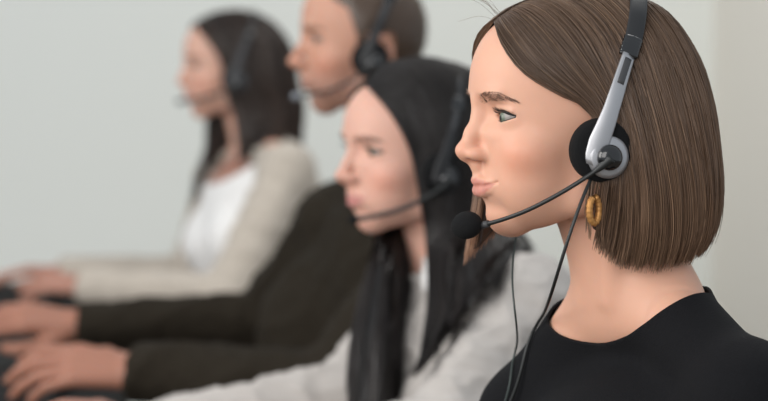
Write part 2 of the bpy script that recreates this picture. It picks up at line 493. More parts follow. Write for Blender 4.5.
# ------------------------------------------------------------------ hair
def guide_surface(guides, n_t):
    return np.stack([catmull(g, n_t) for g in guides])
def sample_surface(G, s, t):
    """G (guides, points, 3) -> positions at s (0..guides-1), t (0..1); Catmull-Rom across guides"""
    g, n, _ = G.shape
    Q = np.concatenate([2 * G[:1] - G[1:2], G, 2 * G[-1:] - G[-2:-1]])
    i = np.clip(s.astype(int), 0, g - 2); f = (s - i)[..., None]
    tt = np.clip(t, 0, 1) * (n - 1); k = np.minimum(tt.astype(int), n - 2); h = (tt - k)[..., None]
    def col(o): return Q[i + o, k] * (1 - h) + Q[i + o, k + 1] * h
    a, b, c, d = col(0), col(1), col(2), col(3)
    return 0.5 * (2 * b + (c - a) * f + (2 * a - 5 * b + 4 * c - d) * f ** 2 + (3 * b - a - 3 * c + d) * f ** 3)
def hair_mesh(G, n, segs, rad, seed, cols, depth=10.0, clump=28, stray=0.02, center=(0, 0, 20), tip_var=0.06, spread=0.22, lift=1.5, wave=1.5, s_range=None, field=None, tip_gain=0.5):
    """hair strands: thin three-sided tubes that follow the guides; returns verts, faces, colours (mm)"""
    rng = np.random.RandomState(seed)
    g = G.shape[0]
    nc = max(1, n // clump)
    lo, hi = s_range or (0, g - 1)
    cs = rng.uniform(lo, hi, nc); cd = rng.uniform(0, 1, nc) ** 1.3; cl = rng.uniform(1 - tip_var, 1.0, nc)
    ccol = rng.uniform(0, 1, nc)
    ci = rng.randint(0, nc, n)
    t = np.linspace(0, 1, segs)[None, :]
    width = spread * (1.0 - 0.55 * t)
    ds = rng.normal(size=(n, 1)) * width
    ph = rng.uniform(0, 6.28, (n, 1)); ph2 = rng.uniform(0, 6.28, nc)[ci][:, None]
    s = np.clip(cs[ci][:, None] + ds, lo, hi)
    s = np.clip(s + 0.03 * np.sin(t * 5 + ph) * t, lo, hi)
    end = (cl[ci] * rng.uniform(1 - tip_var * 0.6, 1, n))[:, None]
    st = rng.uniform(0, 0.03, (n, 1))
    tt = st + (end - st) * t
    P = sample_surface(G, s, tt)
    e = 0.02
    Ps = sample_surface(G, np.clip(s + e, 0, g - 1.0001), tt) - sample_surface(G, np.clip(s - e, 0, g - 1), tt)
    Pt = sample_surface(G, s, np.clip(tt + 0.02, 0, 1)) - sample_surface(G, s, np.clip(tt - 0.02, 0, 1))
    N = np.cross(Ps, Pt); N /= np.linalg.norm(N, axis=-1, keepdims=True) + 1e-9
    out = P - np.asarray(center, float)
    out[..., 2] *= 0.3
    sg = np.sign((N * out).sum(-1, keepdims=True)); sg[sg == 0] = 1
    N = N * sg
    dep = -(cd[ci] * depth)[:, None] + rng.uniform(-1.6, 1.6, (n, 1)) + lift * (0.5 + 0.5 * np.sin(ph2))
    fly = (rng.uniform(size=(n, 1)) < stray) * rng.uniform(1.5, 6, (n, 1))
    off = dep * np.clip(t * 5 + 0.25, 0, 1) + fly * t ** 1.5 + wave * np.sin(t * 6 + ph2) * t
    P = P + N * off[..., None]
    if field is not None:
        P = field.push(P, np.repeat(rng.uniform(0.6, 3.0, (n, 1)), segs, 1))
    T = np.gradient(P, axis=1); T /= np.linalg.norm(T, axis=-1, keepdims=True) + 1e-9
    B1 = np.cross(T, N); B1 /= np.linalg.norm(B1, axis=-1, keepdims=True) + 1e-9
    B2 = np.cross(B1, T)
    rr = rad * rng.uniform(0.7, 1.2, (n, 1)) * np.clip((1 - t) * 6 + 0.35, 0, 1)
    V = np.stack([P + rr[..., None] * (math.cos(a) * B2 + math.sin(a) * B1) for a in (0, 2.094, 4.189)], 2)   # n, segs, 3, 3
    base = (np.arange(n)[:, None] * segs + np.arange(segs - 1)[None, :])[..., None] * 3
    q = []
    for j in range(3):
        k = (j + 1) % 3
        q.append(np.concatenate([base + j, base + k, base + 3 + k, base + 3 + j], -1).reshape(-1, 4))
    Fq = np.vstack(q)
    c0, c1, c2 = [np.array(c[:3]) for c in cols]
    m = np.clip(0.65 * ccol[ci] + 0.35 * rng.uniform(size=n), 0, 1)[:, None]
    C = c0 * (1 - m) + c1 * m
    hl = (rng.uniform(size=(n, 1)) < 0.05)
    C = np.where(hl, c2, C)
    C = np.repeat(C[:, None], segs, 1) * (0.72 + tip_gain * t[..., None])
    C = np.repeat(C[:, :, None], 3, 2).reshape(-1, 3)
    return V.reshape(-1, 3), Fq, C
def hair_cap(G, inset, n_s, n_t, center=(0, 0, 20)):
    """the dense inner body of the hair: a closed-looking sheet a little inside the guides"""
    g = G.shape[0]
    S, Tt = np.meshgrid(np.linspace(0, g - 1, n_s), np.linspace(0, 0.93, n_t), indexing='ij')
    P = sample_surface(G, S, Tt)
    c = np.asarray(center, float)
    D = P - c; D[..., 2] *= 0.35
    D /= np.linalg.norm(D, axis=-1, keepdims=True)
    Po = P - D * inset; Pi = P - D * (inset + 6)
    V = np.vstack([Po.reshape(-1, 3), Pi.reshape(-1, 3)])
    off = n_s * n_t; F = []
    i, j = np.meshgrid(np.arange(n_s - 1), np.arange(n_t - 1), indexing='ij')
    a = (i * n_t + j).ravel()
    q = np.stack([a, a + n_t, a + n_t + 1, a + 1], 1)
    rows = [q, q[:, ::-1] + off]
    def rim(ids):
        ids = np.asarray(ids); return np.stack([ids[:-1], ids[1:], ids[1:] + off, ids[:-1] + off], 1)
    rows += [rim(np.arange(n_t)), rim((n_s - 1) * n_t + np.arange(n_t)), rim(np.arange(n_s) * n_t), rim(np.arange(n_s) * n_t + n_t - 1)]
    return V, np.vstack(rows)
def mirror(g):
    return [(x, -y, z) for x, y, z in g]
def strands_along(roots, dirs, length, rad, seed, curl=0.3, segs=5):
    """short bristles (brows, lashes, stubble): V-shaped tapered tubes"""
    V, F = [], []
    for p, d, L in zip(roots, dirs, length):
        p = np.array(p, float); d = np.array(d, float)
        t = np.linspace(0, 1, segs)[:, None]
        C = p + d * L * t
        C[:, 2] += curl * L * t[:, 0] ** 2
        v, f = tube(C, rad * (1.0 - 0.85 * t[:, 0]), 3, caps=False)
        V.append((v, f))
    return merge(V)

# ------------------------------------------------------------------ people
class Person:
    """head frame: x ahead of the face, y to the person's left, z up, millimetres, origin between the ears"""
    def __init__(s, label, u, v, d, yaw, scale=1.0, pitch=0.0, roll=0.0):
        s.H = PX(u, v, d); s.scale = scale
        a = math.radians(yaw)
        fwd = np.array([-math.cos(a), -math.sin(a), 0]); left = np.array([math.sin(a), -math.cos(a), 0])
        R = np.stack([fwd, left, [0, 0, 1.0]], 1)
        s.R = R @ rot_xyz(roll, pitch, 0)
        s.k = 0.001 * scale
        base = PX(u, v, d); base[2] = 0.45
        s.root = empty('person', base)
        tag(s.root, label, 'person')
        s.M4 = Matrix.Translation(Vector(s.H - base)) @ Matrix(s.R.tolist()).to_4x4() @ Matrix.Scale(s.k, 4)
        s.MW = Matrix.Translation(Vector(s.H)) @ Matrix(s.R.tolist()).to_4x4() @ Matrix.Scale(s.k, 4)
    def loc(s, p):
        return s.R.T @ (np.asarray(p, float) - s.H) / s.k
    def px(s, u, v, d):
        return s.loc(PX(u, v, d))
    def ray(s, f, u, v):
        """surface point of field f seen at picture position (u, v)"""
        o = s.loc(CAM); e = s.px(u, v, 1.0); d = e - o; L = np.linalg.norm(d); d = d / L
        c = np.linalg.norm(o)
        return f.hit(o, d, c - 420, c + 420)
    def add(s, name, V, F, m, tint=None, smooth=True):
        o = new_obj(name, V, F, m, s.root, smooth, tint)
        o.matrix_local = s.M4
        return o
def eyes(p, iris, gaze=(1, 0, 0)):
    for sgn in (1, -1):
        V, F = lathe([(max(0.05, EYE_R * math.sin(a)), EYE_R * math.cos(a)) for a in np.linspace(math.pi, 0.0, 28)], 28)
        r = np.hypot(V[:, 0], V[:, 1])
        V[:, 2] += 1.3 * np.clip(1 - (r / 6.0) ** 2, 0, 1) * (V[:, 2] > 0)
        C = np.tile(np.array(srgb(134, 126, 121)[:3]), (len(V), 1))
        front = V[:, 2] > 0
        C[front & (r < 6.0)] = np.array(iris[:3]) * 0.55
        C[front & (r < 5.4)] = iris[:3]
        C[front & (r < 2.4)] = (0.004, 0.004, 0.004)
        g = Vector(gaze); q = g.to_track_quat('Z', 'Y').to_matrix()
        V = V @ np.array(q).T + np.array([EYE[0], sgn * EYE[1], EYE[2]])
        p.add('eyeball', V, F, M['eye'], tint=C)
def lid_edge(sgn, upper=True, n=15, lift=0.0, r=15.9):
    pts = []
    for t in np.linspace(-12.4, 16.0, n):
        h = 4.9 if upper else 4.2
        Rr = (14.6 ** 2 + h ** 2) / (2 * h)
        z = math.sqrt(max(Rr ** 2 - (t - 1.8) ** 2, 0)) - Rr + h
        z = max(z, 0.0)
        z = z if upper else -z
        z += 0.6 + 0.03 * t + lift
        x = math.sqrt(max(r ** 2 - t ** 2 * (r / 16.8) ** 2 - z * z * 0.95, 4.0))
        pts.append((EYE[0] + x, sgn * (EYE[1] + t), EYE[2] + z))
    return np.array(pts)
def brows_lashes(p, col, seed, brow_col=None, brow_w=3.9, field=None, dens=560):
    rng = np.random.RandomState(seed)
    for sgn in (1, -1):
        path = catmull([(88.5, sgn * 10, 46.6), (87.5, sgn * 21, 49.2), (83, sgn * 31, 50.8), (76.5, sgn * 40, 50.8), (69, sgn * 49, 48.2)], 60)
        if field is not None: path = field.snap(path, 0.25)
        roots, dirs, L = [], [], []
        for i in range(dens):
            u = rng.uniform(0, 1); k = int(u * 58)
            w = brow_w * (0.75 + 0.6 * u) * (1.0 if u < 0.6 else (1.0 - u) / 0.4 * 0.85 + 0.15)
            c = path[k] + np.array([0, 0, rng.uniform(-1, 1) * w])
            tdir = path[k + 1] - path[k]; tdir /= np.linalg.norm(tdir)
            d = tdir + np.array([0.0, 0, 0.5 * (1 - u) - 0.1])
            roots.append(c); dirs.append(d / np.linalg.norm(d)); L.append(rng.uniform(4, 8))
        if field is not None: roots = field.snap(roots, 0.25)
        V, F = strands_along(roots, dirs, L, 0.17, seed, -0.1)
        p.add('eyebrow', V, F, M['hair'], tint=np.tile(np.array((brow_col or col)[:3]), (len(V), 1)))
        e = lid_edge(sgn, True, 40)
        roots, dirs, L = [], [], []
        for i in range(70):
            k = rng.randint(3, 39); u = k / 39
            roots.append(e[k]); a = (u - 0.42) * 1.6
            dirs.append(np.array([math.cos(a), sgn * math.sin(a), 0.05])); L.append(rng.uniform(5.5, 8.0) * (0.75 + 0.5 * u))
        V1 = strands_along(roots, dirs, L, 0.22, seed, 0.45)
        V2 = tube(e[2:] + np.array([0.25, 0, 0.1]), np.interp(np.linspace(0, 1, 38), [0, 0.3, 0.8, 1], [0.5, 1.1, 1.5, 0.7]), 6)
        e2 = lid_edge(sgn, False, 30)
        V3 = tube(e2[8:], 0.28, 5)
        V, F = merge([V1, V2, V3])
        p.add('eyelashes', V, F, M['hair'], tint=np.tile(np.array((0.008, 0.006, 0.006)), (len(V), 1)))
def hand(f, wrist, knuck, up, size=1.0, curl=(18, 22, 16), spread=5.0, thumb_in=1.0, mirror_=1):
    """palm and five bent fingers grown into a field; wrist/knuck are points (mm), up the back-of-hand direction, mirror_ -1 for the right hand"""
    w = np.asarray(wrist, float); kk = np.asarray(knuck, float)
    X = kk - w; L = np.linalg.norm(X); X /= L
    Zv = np.asarray(up, float); Zv = Zv - X * Zv.dot(X); Zv /= np.linalg.norm(Zv)
    Yv = np.cross(Zv, X) * mirror_                     # towards the little finger for the left hand (palm down)
    def P(x, y, z): return w + size * (X * x + Yv * y + Zv * z)
    S = size
    f.cap(P(-40, 0, 0), P(0, 0, 0), 22 * S, 20 * S, 8)
    for y in (-27, -9, 9, 25):
        f.cap(P(5, y * 0.45, 0), P(86 - abs(y + 6) * 0.25, y, 4), 13 * S, 10.5 * S, 9)
    ln = ((44, 26, 19), (48, 30, 21), (45, 28, 20), (35, 21, 17))
    for i, y in enumerate((-28, -9.5, 9.5, 27)):
        a = 8.0 - (i == 3) * 3
        p0 = P(88 - abs(y + 6) * 0.3, y, 4); ang = 0.0; r = 9.2 - (i == 3) * 1.4
        yaw = math.radians((i - 1.3) * spread)
        for sgm in range(3):
            ang += math.radians(curl[sgm] + (i - 1.5) * 2)
            dirv = (X * math.cos(yaw) + Yv * math.sin(yaw)) * math.cos(ang) - Zv * math.sin(ang)
            p1 = p0 + dirv * ln[i][sgm] * S
            f.cap(p0, p1, r * S, (r - 0.9) * S, 3.0)
            p0 = p1; r -= 0.9
    t0 = P(22, -20, -6); t1 = P(52, -44 * thumb_in, -14); t2 = P(84, -50 * thumb_in, -20); t3 = P(106, -44 * thumb_in, -24)
    f.cap(t0, t1, 14 * S, 11.5 * S, 8); f.cap(t1, t2, 11 * S, 9.8 * S, 4); f.cap(t2, t3, 9.8 * S, 7.8 * S, 4)

def torso_frame(p, nb, sl, sr):
    """axes of the trunk from neck base and both shoulder joints (head frame)"""
    L = sl - sr; L /= np.linalg.norm(L)
    up = p.R.T @ np.array([0, 0, 1.0]); up = up - L * up.dot(L); up /= np.linalg.norm(up)
    fw = np.cross(L, up)
    return np.stack([fw, L, up], 1)
def torso_prims(p, nb, sl, sr, skull=(-22, 0, -20), neck_r=(50, 52), man=False, bust=True, sh_r=46, depth=1.0):
    """list of (kind, args, blend): trunk, neck and shoulders shared by body and clothes"""
    R = torso_frame(p, nb, sl, sr)
    mid = (sl + sr) / 2
    W = np.linalg.norm(sl - sr) / 2
    def Q(x, y, z): return mid + R @ np.array([x, y, z])
    pr = []
    pr.append(('cap', (skull, nb, neck_r[0], neck_r[1]), 10, 'neck'))
    for s in (sl, sr):
        pr.append(('cap', (nb + (s - nb) * 0.22 + np.array([0, 0, 12]), s + np.array([0, 0, 8]), 34, 33), 34, 'trunk'))
        pr.append(('ell', (s, (sh_r, sh_r, sh_r + 4)), 26, 'trunk'))
    pr.append(('ellR', (Q(8, 0, -95), (92 * depth, W * 0.93, 135), R), 34, 'trunk'))
    pr.append(('ellR', (Q(5, 0, -260), (90 * depth, W * 0.80, 170), R), 40, 'trunk'))
    pr.append(('ellR', (Q(14, 0, -20), (60, W * 0.70, 48), R), 30, 'trunk'))
    if bust:
        for sgn in (1, -1):
            pr.append(('ellR', (Q(72, sgn * 66, -130), (52, 58, 60), R), 30, 'trunk'))
    return pr
def play(f, prims, grow=0.0, skip=()):
    for kind, a, k, grp in prims:
        if grp in skip: continue
        if kind == 'cap': f.cap(a[0], a[1], a[2], a[3], k, grow=grow)
        elif kind == 'ell': f.ell(a[0], a[1], k, grow=grow)
        else: f.ell(a[0], a[1], k, R=a[2], grow=grow)
def arm_prims(s, e, w, r=(43, 37, 27), name='arm'):
    return [('cap', (s, e, r[0], r[1]), 14, name), ('cap', (e, w, r[1], r[2]), 12, name)]
def cloth_mesh(prims, lo, hi, step, grow, skip=(), smooth=3, fold=None, seed=1, cuts=()):
    f = Field(np.arange(lo[0], hi[0], step), np.arange(lo[1], hi[1], step), np.arange(lo[2], hi[2], step))
    play(f, prims, grow, skip)
    for c, r in cuts: f.ell(c, (r, r, r), 2.0, cut=True)
    V, Q = f.mesh(smooth)
    if fold:
        N = vert_normals(V, Q)
        d = 0
        for amp, sc, axis in fold:
            Pp = V.copy()
            if axis is not None:
                a = np.asarray(axis, float); a /= np.linalg.norm(a)
                Pp = V + 1.6 * np.outer(V @ a, a)
            w = wavy(Pp, seed + int(sc), sc, 5)
            d = d + amp * (1 - np.abs(w)) ** 2 - amp * 0.4
        V = V + N * d[:, None]
    return V, Q, f
def bisect(V, Q, co, no):
    """removes everything on the +normal side of a plane, exact edge"""
    import bmesh
    me = bpy.data.meshes.new('tmp'); me.from_pydata([tuple(v) for v in V], [], [tuple(int(i) for i in q) for q in Q])
    bm = bmesh.new(); bm.from_mesh(me)
    bmesh.ops.bisect_plane(bm, geom=bm.verts[:] + bm.edges[:] + bm.faces[:], plane_co=tuple(co), plane_no=tuple(no), clear_outer=True)
    bmesh.ops.triangulate(bm, faces=[f for f in bm.faces if len(f.verts) > 4])
    bm.verts.index_update()
    V2 = np.array([v.co[:] for v in bm.verts]); F2 = [tuple(v.index for v in f.verts) for f in bm.faces]
    bm.free(); bpy.data.meshes.remove(me)
    return V2, F2
def clip_mesh(V, Q, g):
    """keeps the part of a quad mesh where g > 0, cutting faces exactly along g = 0"""
    T = np.vstack([Q[:, [0, 1, 2]], Q[:, [0, 2, 3]]]); pos = g > 0
    n = pos[T].sum(1)
    F = [tuple(t) for t in T[n == 3]]; Vn = list(V); cache = {}
    def mid(a, b):
        k = (min(a, b), max(a, b))
        if k not in cache:
            t = g[a] / (g[a] - g[b]); Vn.append(V[a] + t * (V[b] - V[a])); cache[k] = len(Vn) - 1
        return cache[k]
    for t in T[(n > 0) & (n < 3)]:
        out = []
        for i in range(3):
            a, b = int(t[i]), int(t[(i + 1) % 3])
            if pos[a]: out.append(a)
            if pos[a] != pos[b]: out.append(mid(a, b))
        F.append(tuple(out))
    used = sorted({i for f in F for i in f}); m = {u: k for k, u in enumerate(used)}
    return np.array([Vn[i] for i in used]), [tuple(m[i] for i in f) for f in F]

# ================================================================== the woman in black
w1 = Person('person in a black round-neck top with the silver-armed headset, nearest the camera', 572.6, 152, 1.80, 14)
nb = w1.px(640, 300, 1.815); sl = w1.px(748, 410, 1.675); sr = w1.px(534, 424, 1.95)
TP1 = torso_prims(w1, nb, sl, sr, skull=(-30, 0, -30), neck_r=(50, 50), sh_r=44)
TP1.append(('cap', (nb + np.array([0, 0, 34.0]) + (sr - nb) * 0.12, sr + np.array([0, 0, 10.0]), 30, 34), 30, 'trunk'))
el = w1.px(800, 640, 1.62); er = w1.px(500, 640, 1.93)
AP1 = [('cap', (sl, el, 42, 36), 20, 'arm'), ('cap', (sr, er, 42, 36), 20, 'arm')]
f = Field(axis_steps((-290, -110, 5), (-110, 50, 3), (50, 114, 1.25)),
          axis_steps((-270, -85, 5), (-85, -50, 3), (-50, 50, 1.25), (50, 88, 2), (88, 290, 5)),
          axis_steps((-480, -250, 6), (-250, -85, 3.5), (-85, 62, 1.25), (62, 140, 3)))
play(f, TP1); play(f, AP1)
body = Field(*f.ax); head_field(body, ears=True)
h = np.clip(0.5 + 0.5 * (body.F - f.F) / 12.0, 0, 1)
f.F = body.F + (f.F - body.F) * h - 12.0 * h * (1 - h)
del body, h
# neck muscle and collar bones
Rt = torso_frame(w1, nb, sl, sr)
pit = nb + Rt @ np.array([44, 0, -30])
for s_, m_ in ((sl, (-8, 60, -12)), (sr, (-8, -60, -12))):
    e_ = pit + Rt @ np.array([-6, 10 if s_ is sl else -10, 6]); f.cap(m_, np.array(m_) + (e_ - np.array(m_)) * 0.8, 9, 5, 16)
HEAD1 = f
V, Q = f.mesh(2)
W1_SKIN = srgb(209, 160, 136)
body1 = w1.add('body', V, Q, M['skin'], tint=skin_tint(V, W1_SKIN, srgb(184, 116, 106)))
eyes(w1, srgb(98, 106, 92), (1, 0.10, -0.05))
brows_lashes(w1, (0.03, 0.02, 0.014), 3, brow_col=srgb(108, 78, 62), field=HEAD1)
print('w1 body', len(V), time.time() - T0)

# black top
lo = np.array([-290, -280, -480]); hi = np.array([220, 320, -60])
Vc, Qc, fc = cloth_mesh(TP1 + AP1, lo, hi, 4.5, 5.0, fold=((1.6, 160, None),), seed=4)
tf = (Vc - nb) @ Rt                                  # wide round neckline
ay_ = np.abs(tf[:, 1]); st_ = np.clip(ay_ / 92, 0, 1) ** 2
zc = -27 - 0.2 * tf[:, 0] + 30 * st_ + 0.7 * np.clip(-20 - tf[:, 0], 0, 60) + 2.5 * np.clip(ay_ - 90, 0, 80)
gn = zc - tf[:, 2]
Vc, Fc = clip_mesh(Vc, Qc, gn)
top = w1.add('black_top', Vc, Fc, M['black_knit'])
sm = top.modifiers.new('thickness', 'SOLIDIFY'); sm.thickness = 3.0; sm.offset = -1

# bob
near = [
 [(73.8, 3, 115.5), (73, 27, 99), (61, 49, 74), (38, 63.5, 56), (17, 73, 43), (1, 82, 17), (-1, 80, -18), (2, 74, -50), (6, 67, -82)],
 [(52, 3, 128), (40, 38, 113), (20, 66, 83), (0, 79, 52), (-12, 87, 17), (-18, 88, -27), (-19, 82, -67), (-15, 73, -98)],
 [(20, 2, 141), (5, 37, 131), (-12, 70, 101), (-25, 85, 55), (-35, 93, 10), (-42, 93, -30), (-45, 87, -70), (-42, 76, -103)],
 [(-15, 2, 143), (-32, 37, 134), (-50, 68, 100), (-63, 82, 55), (-73, 87, 10), (-80, 86, -30), (-82, 78, -68), (-74, 66, -101)],
 [(-48, 2, 138), (-72, 30, 125), (-89, 52, 92), (-103, 61, 50), (-110, 65, 5), (-114, 62, -35), (-112, 53, -70), (-100, 44, -97)],
 [(-66, 0, 130), (-95, 4, 104), (-114, 8, 72), (-123, 8, 35), (-128, 6, 0), (-132, 4, -40), (-125, 2, -72), (-110, 0, -92)]]
far = [
 [(73.8, -3, 115.5), (76, -38, 84), (73, -60, 48), (69, -70, 10), (68, -70, -30), (75, -64, -68), (85, -54, -110)],
 [(52, -6, 128), (50, -50, 102), (48, -72, 62), (44, -80, 15), (42, -80, -20), (44, -76, -50), (52, -70, -84)],
 [(20, -3, 141), (12, -45, 127), (5, -74, 87), (0, -86, 35), (0, -88, 0), (2, -86, -26), (3, -80, -52), (4, -74, -70)]]
guides = near + [mirror([(x, y, z if z > 0 else z * 0.74) for x, y, z in g]) for g in near[4:2:-1]] + far[::-1]
G1 = HEAD1.push(guide_surface(guides, 30), 5.0)
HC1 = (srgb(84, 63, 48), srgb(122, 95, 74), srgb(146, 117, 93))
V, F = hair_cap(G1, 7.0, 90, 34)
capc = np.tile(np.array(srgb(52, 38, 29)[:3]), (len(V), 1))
hv, hf, hc = hair_mesh(G1, 11000, 22, 0.42, 11, HC1, depth=9, stray=0.012, tip_var=0.07, clump=26, field=HEAD1)
Gw = HEAD1.push(guide_surface([[(6, 80, 12), (12, 84, -10), (16, 82, -40), (14, 74, -74)], [(2, 82, 12), (6, 86, -12), (9, 82, -44), (6, 72, -82)], [(-4, 84, 12), (-2, 88, -14), (0, 84, -48), (-2, 74, -90)]], 20), 3.0)
wv, wf, wc = hair_mesh(Gw, 110, 16, 0.4, 12, HC1, depth=3, stray=0.05, clump=12, tip_var=0.3, field=HEAD1)
Gf = guide_surface([[(74, -4, 114), (86, -20, 108), (98, -34, 100), (108, -44, 88)], [(72, 0, 118), (86, -8, 128), (98, -18, 126), (110, -26, 118)], [(66, 0, 122), (76, -8, 134), (90, -14, 140), (100, -20, 138)]], 20)
fv, ff, fl = hair_mesh(Gf, 9, 16, 0.13, 13, HC1, depth=3, stray=0.3, clump=2, tip_var=0.5)
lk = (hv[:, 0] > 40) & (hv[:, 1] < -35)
hc[lk] *= 1 + np.clip((-20 - hv[lk, 2:3]) / 70, 0, 1) * np.array([0.9, 0.62, 0.38])  # orange backlight on the far front lock, put into its strand colours
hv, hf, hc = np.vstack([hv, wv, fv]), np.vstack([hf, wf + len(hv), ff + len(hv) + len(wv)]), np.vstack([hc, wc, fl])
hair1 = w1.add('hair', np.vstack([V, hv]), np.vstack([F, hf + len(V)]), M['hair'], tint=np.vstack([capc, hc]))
print('w1 hair', time.time() - T0)

# ================================================================== headsets
def strip(path, width, thick, normals):
    """a flat bar with rounded edges along path; normals point away from the head"""
    C = np.asarray(path, float); n = len(C); T = frames(C)
    N = np.asarray(normals, float); N = N - T * (N * T).sum(1, keepdims=True); N /= np.linalg.norm(N, axis=1, keepdims=True)
    B = np.cross(T, N)
    w = np.broadcast_to(np.asarray(width, float), (n,))[:, None] / 2; h = np.broadcast_to(np.asarray(thick, float), (n,))[:, None] / 2
    ring = [(-1, -.5), (-.85, -1), (.85, -1), (1, -.5), (1, .5), (.8, .95), (0, 1.2), (-.8, .95), (-1, .5)]
    V = np.stack([C + B * w * a + N * h * b for a, b in ring], 1).reshape(-1, 3)
    m = len(ring); F = []
    for i in range(n - 1):
        for j in range(m):
            k = (j + 1) % m
            F.append((i * m + j, i * m + k, (i + 1) * m + k, (i + 1) * m + j))
    F.append(tuple(range(m))[::-1]); F.append(tuple((n - 1) * m + j for j in range(m)))
    return V, F
def to_side(VF, c, sgn, tilt=0.0):
    """a lathe about z turned to point out of the ear"""
    V, F = VF
    V = np.stack([V[:, 0], V[:, 2], V[:, 1]], 1)
    V[:, 1] *= sgn
    if sgn > 0: F = [tuple(q[::-1]) for q in F]
    return V + np.asarray(c, float), F
def headset(p, label, arm_mat, mic_mat, boom, mic, mic_r=(15, 12, 12), pad=(4.6, 84, 6.7), hub=(1.6, 97, 1.2), band_grow=0.0, plate_r=18.0, cable=None, cable2=None, boom_r=1.9, far=True, band_w=15.0, top_drop=0.0):
    root = empty('headset', p.H); tag(root, label, 'headset')
    def add(name, VF, m, parent=None):
        o = new_obj(name, VF[0], VF[1], m, parent or root)
        if parent is None:
            o.matrix_local = Matrix.Translation(-Vector(p.H)) @ p.MW
        return o
    g = band_grow
    arm = [(17, 94.5 + g, -5), (10.5, 95.5 + g, 13), (2.5, 95.5 + g, 33), (-5.6, 92.5 + g, 53), (-13, 87.5 + g, 70), (-21, 81.5 + g, 87)]
    bnd = [(-20, 81.5 + g, 86), (-28, 74 + g, 101), (-38, 58 + g * .7, 124 + g * .6), (-47, 32, 141 + g - top_drop), (-51, 0, 147 + g - top_drop)]
    full = catmull(bnd + [(x, -y, z) for x, y, z in bnd[-2::-1]], 60)
    nr = full - np.array([-25, 0, 25.0])
    add('headband', strip(full, band_w, 3.2, nr), M['band'])
    for sgn in ((1, -1) if far else (1,)):
        a = catmull([(x, sgn * y, z) for x, y, z in arm], 26)
        nn = a - np.array([-5, 0, 20.0]); nn[:, 2] *= 0.3
        w = np.interp(np.linspace(0, 1, 26), [0, 0.06, 0.2, 0.5, 1.0], [8, 15, 18, 14, 11.5])
        disc = to_side(lathe([(plate_r * 0.9, -1.5), (plate_r, -0.5), (plate_r, 1.0), (plate_r * 0.8, 2.6), (plate_r * 0.3, 3.2)], 40), (hub[0], sgn * (94.5 + g), hub[2]), sgn)
        arm_o = add('arm', merge([strip(a, w, 3.4, nn), disc]), arm_mat)
        k0, k1 = 18, 25
        off = nn / np.linalg.norm(nn, axis=1, keepdims=True)
        add('slot', strip(a[k0:k1] + off[k0:k1] * 1.3, 6.5, 1.8, nn[k0:k1]), M['darkslot'], arm_o)
        sl_ = [(-20.5, sgn * (81 + g), 86), (-24, sgn * (78 + g), 94), (-28, sgn * (74 + g), 101)]
        b = catmull(sl_, 18)
        wv = 15.5 + 0.9 * np.sign(np.sin(np.arange(18) * 2.1))
        add('slider', strip(b, wv, 5.0, b - np.array([-25, 0, 25.0])), M['gloss'])
        pr_ = 27.0
        add('ear_pad', to_side(lathe([(pr_ * .6, -11), (pr_ * .9, -9), (pr_, -4), (pr_, 3), (pr_ * .93, 7.5), (pr_ * .75, 9)], 48), (pad[0], sgn * (pad[1] + g), pad[2]), sgn), M['foam'])
        add('hub', to_side(lathe([(11, -2), (11, 2.5), (10.4, 4.4), (8.4, 6.4), (5, 7.6), (1.0, 8.0)], 36), (hub[0], sgn * (hub[1] + g), hub[2]), sgn), M['gloss'])
    bp = catmull([(hub[0], hub[1] + g + 5, hub[2])] + boom, 50)
    bo = add('boom', tube(bp, np.interp(np.linspace(0, 1, 50), [0, 0.06, 0.14, 0.9, 1], [5.5, 4.0, boom_r, boom_r, boom_r * 1.2]), 10), M['cable'])
    d = bp[-1] - bp[-6]; d /= np.linalg.norm(d)
    add('microphone_collar', tube([bp[-1] - d * 5, bp[-1] + d * 3], 3.1, 12), M['darkslot'], bo)
    V, F = lathe([(max(0.1, math.sin(t)) , math.cos(t)) for t in np.linspace(math.pi, 0, 18)], 28)
    q = np.array(Vector(d).to_track_quat('Z', 'Y').to_matrix())
    V = (V * np.array([mic_r[1], mic_r[2], mic_r[0]])) @ q.T + np.asarray(mic, float)
    add('microphone', (V, F), mic_mat)
    for c, r, m, nme in (cable or ()):
        c = catmull(c, 90)
        for _ in range(6):
            c = fc.push(c, r + 2.2, 2)
            for _ in range(12): c[1:-1] = 0.25 * c[:-2] + 0.5 * c[1:-1] + 0.25 * c[2:]
        add(nme, tube(fc.push(c, r + 1.0, 2), r, 8), m)
    return root
V3 = [w1.ray(fc, u, v) for u, v in ((541, 322), (531, 358), (522, 381), (511, 404), (500, 430))]
tow = w1.loc(CAM); tow = tow / np.linalg.norm(tow)
V3 = [q + tow * 4.0 for q in V3]
cab = [(14, 88, -16), w1.px(582, 196, 1.70), w1.px(573, 222, 1.695), w1.px(561, 262, 1.70), w1.px(551, 295, 1.73)] + V3
V4 = [w1.ray(fc, u, v) + tow * 3.0 for u, v in ((518, 352), (519, 372), (514, 388), (506, 404))]
cab2 = [(10, -88, -18), w1.px(516, 236, 1.87), w1.px(512, 262, 1.85), w1.px(511.5, 287, 1.83), w1.px(516, 318, 1.81)] + V4
headset(w1, 'silver-armed headset with a round black foam microphone, worn with the black top', M['silver'], M['foam'],
        [(15.7, 98.5, -10.8), (40.3, 89, -28), (63, 73, -43), (79.8, 53, -53), (91.5, 34, -59.3)], (104, 23, -60.5),
        cable=[(cab, 1.5, M['cable'], 'cable'), (cab2, 0.95, M['thin_cable'], 'thin_cable')])
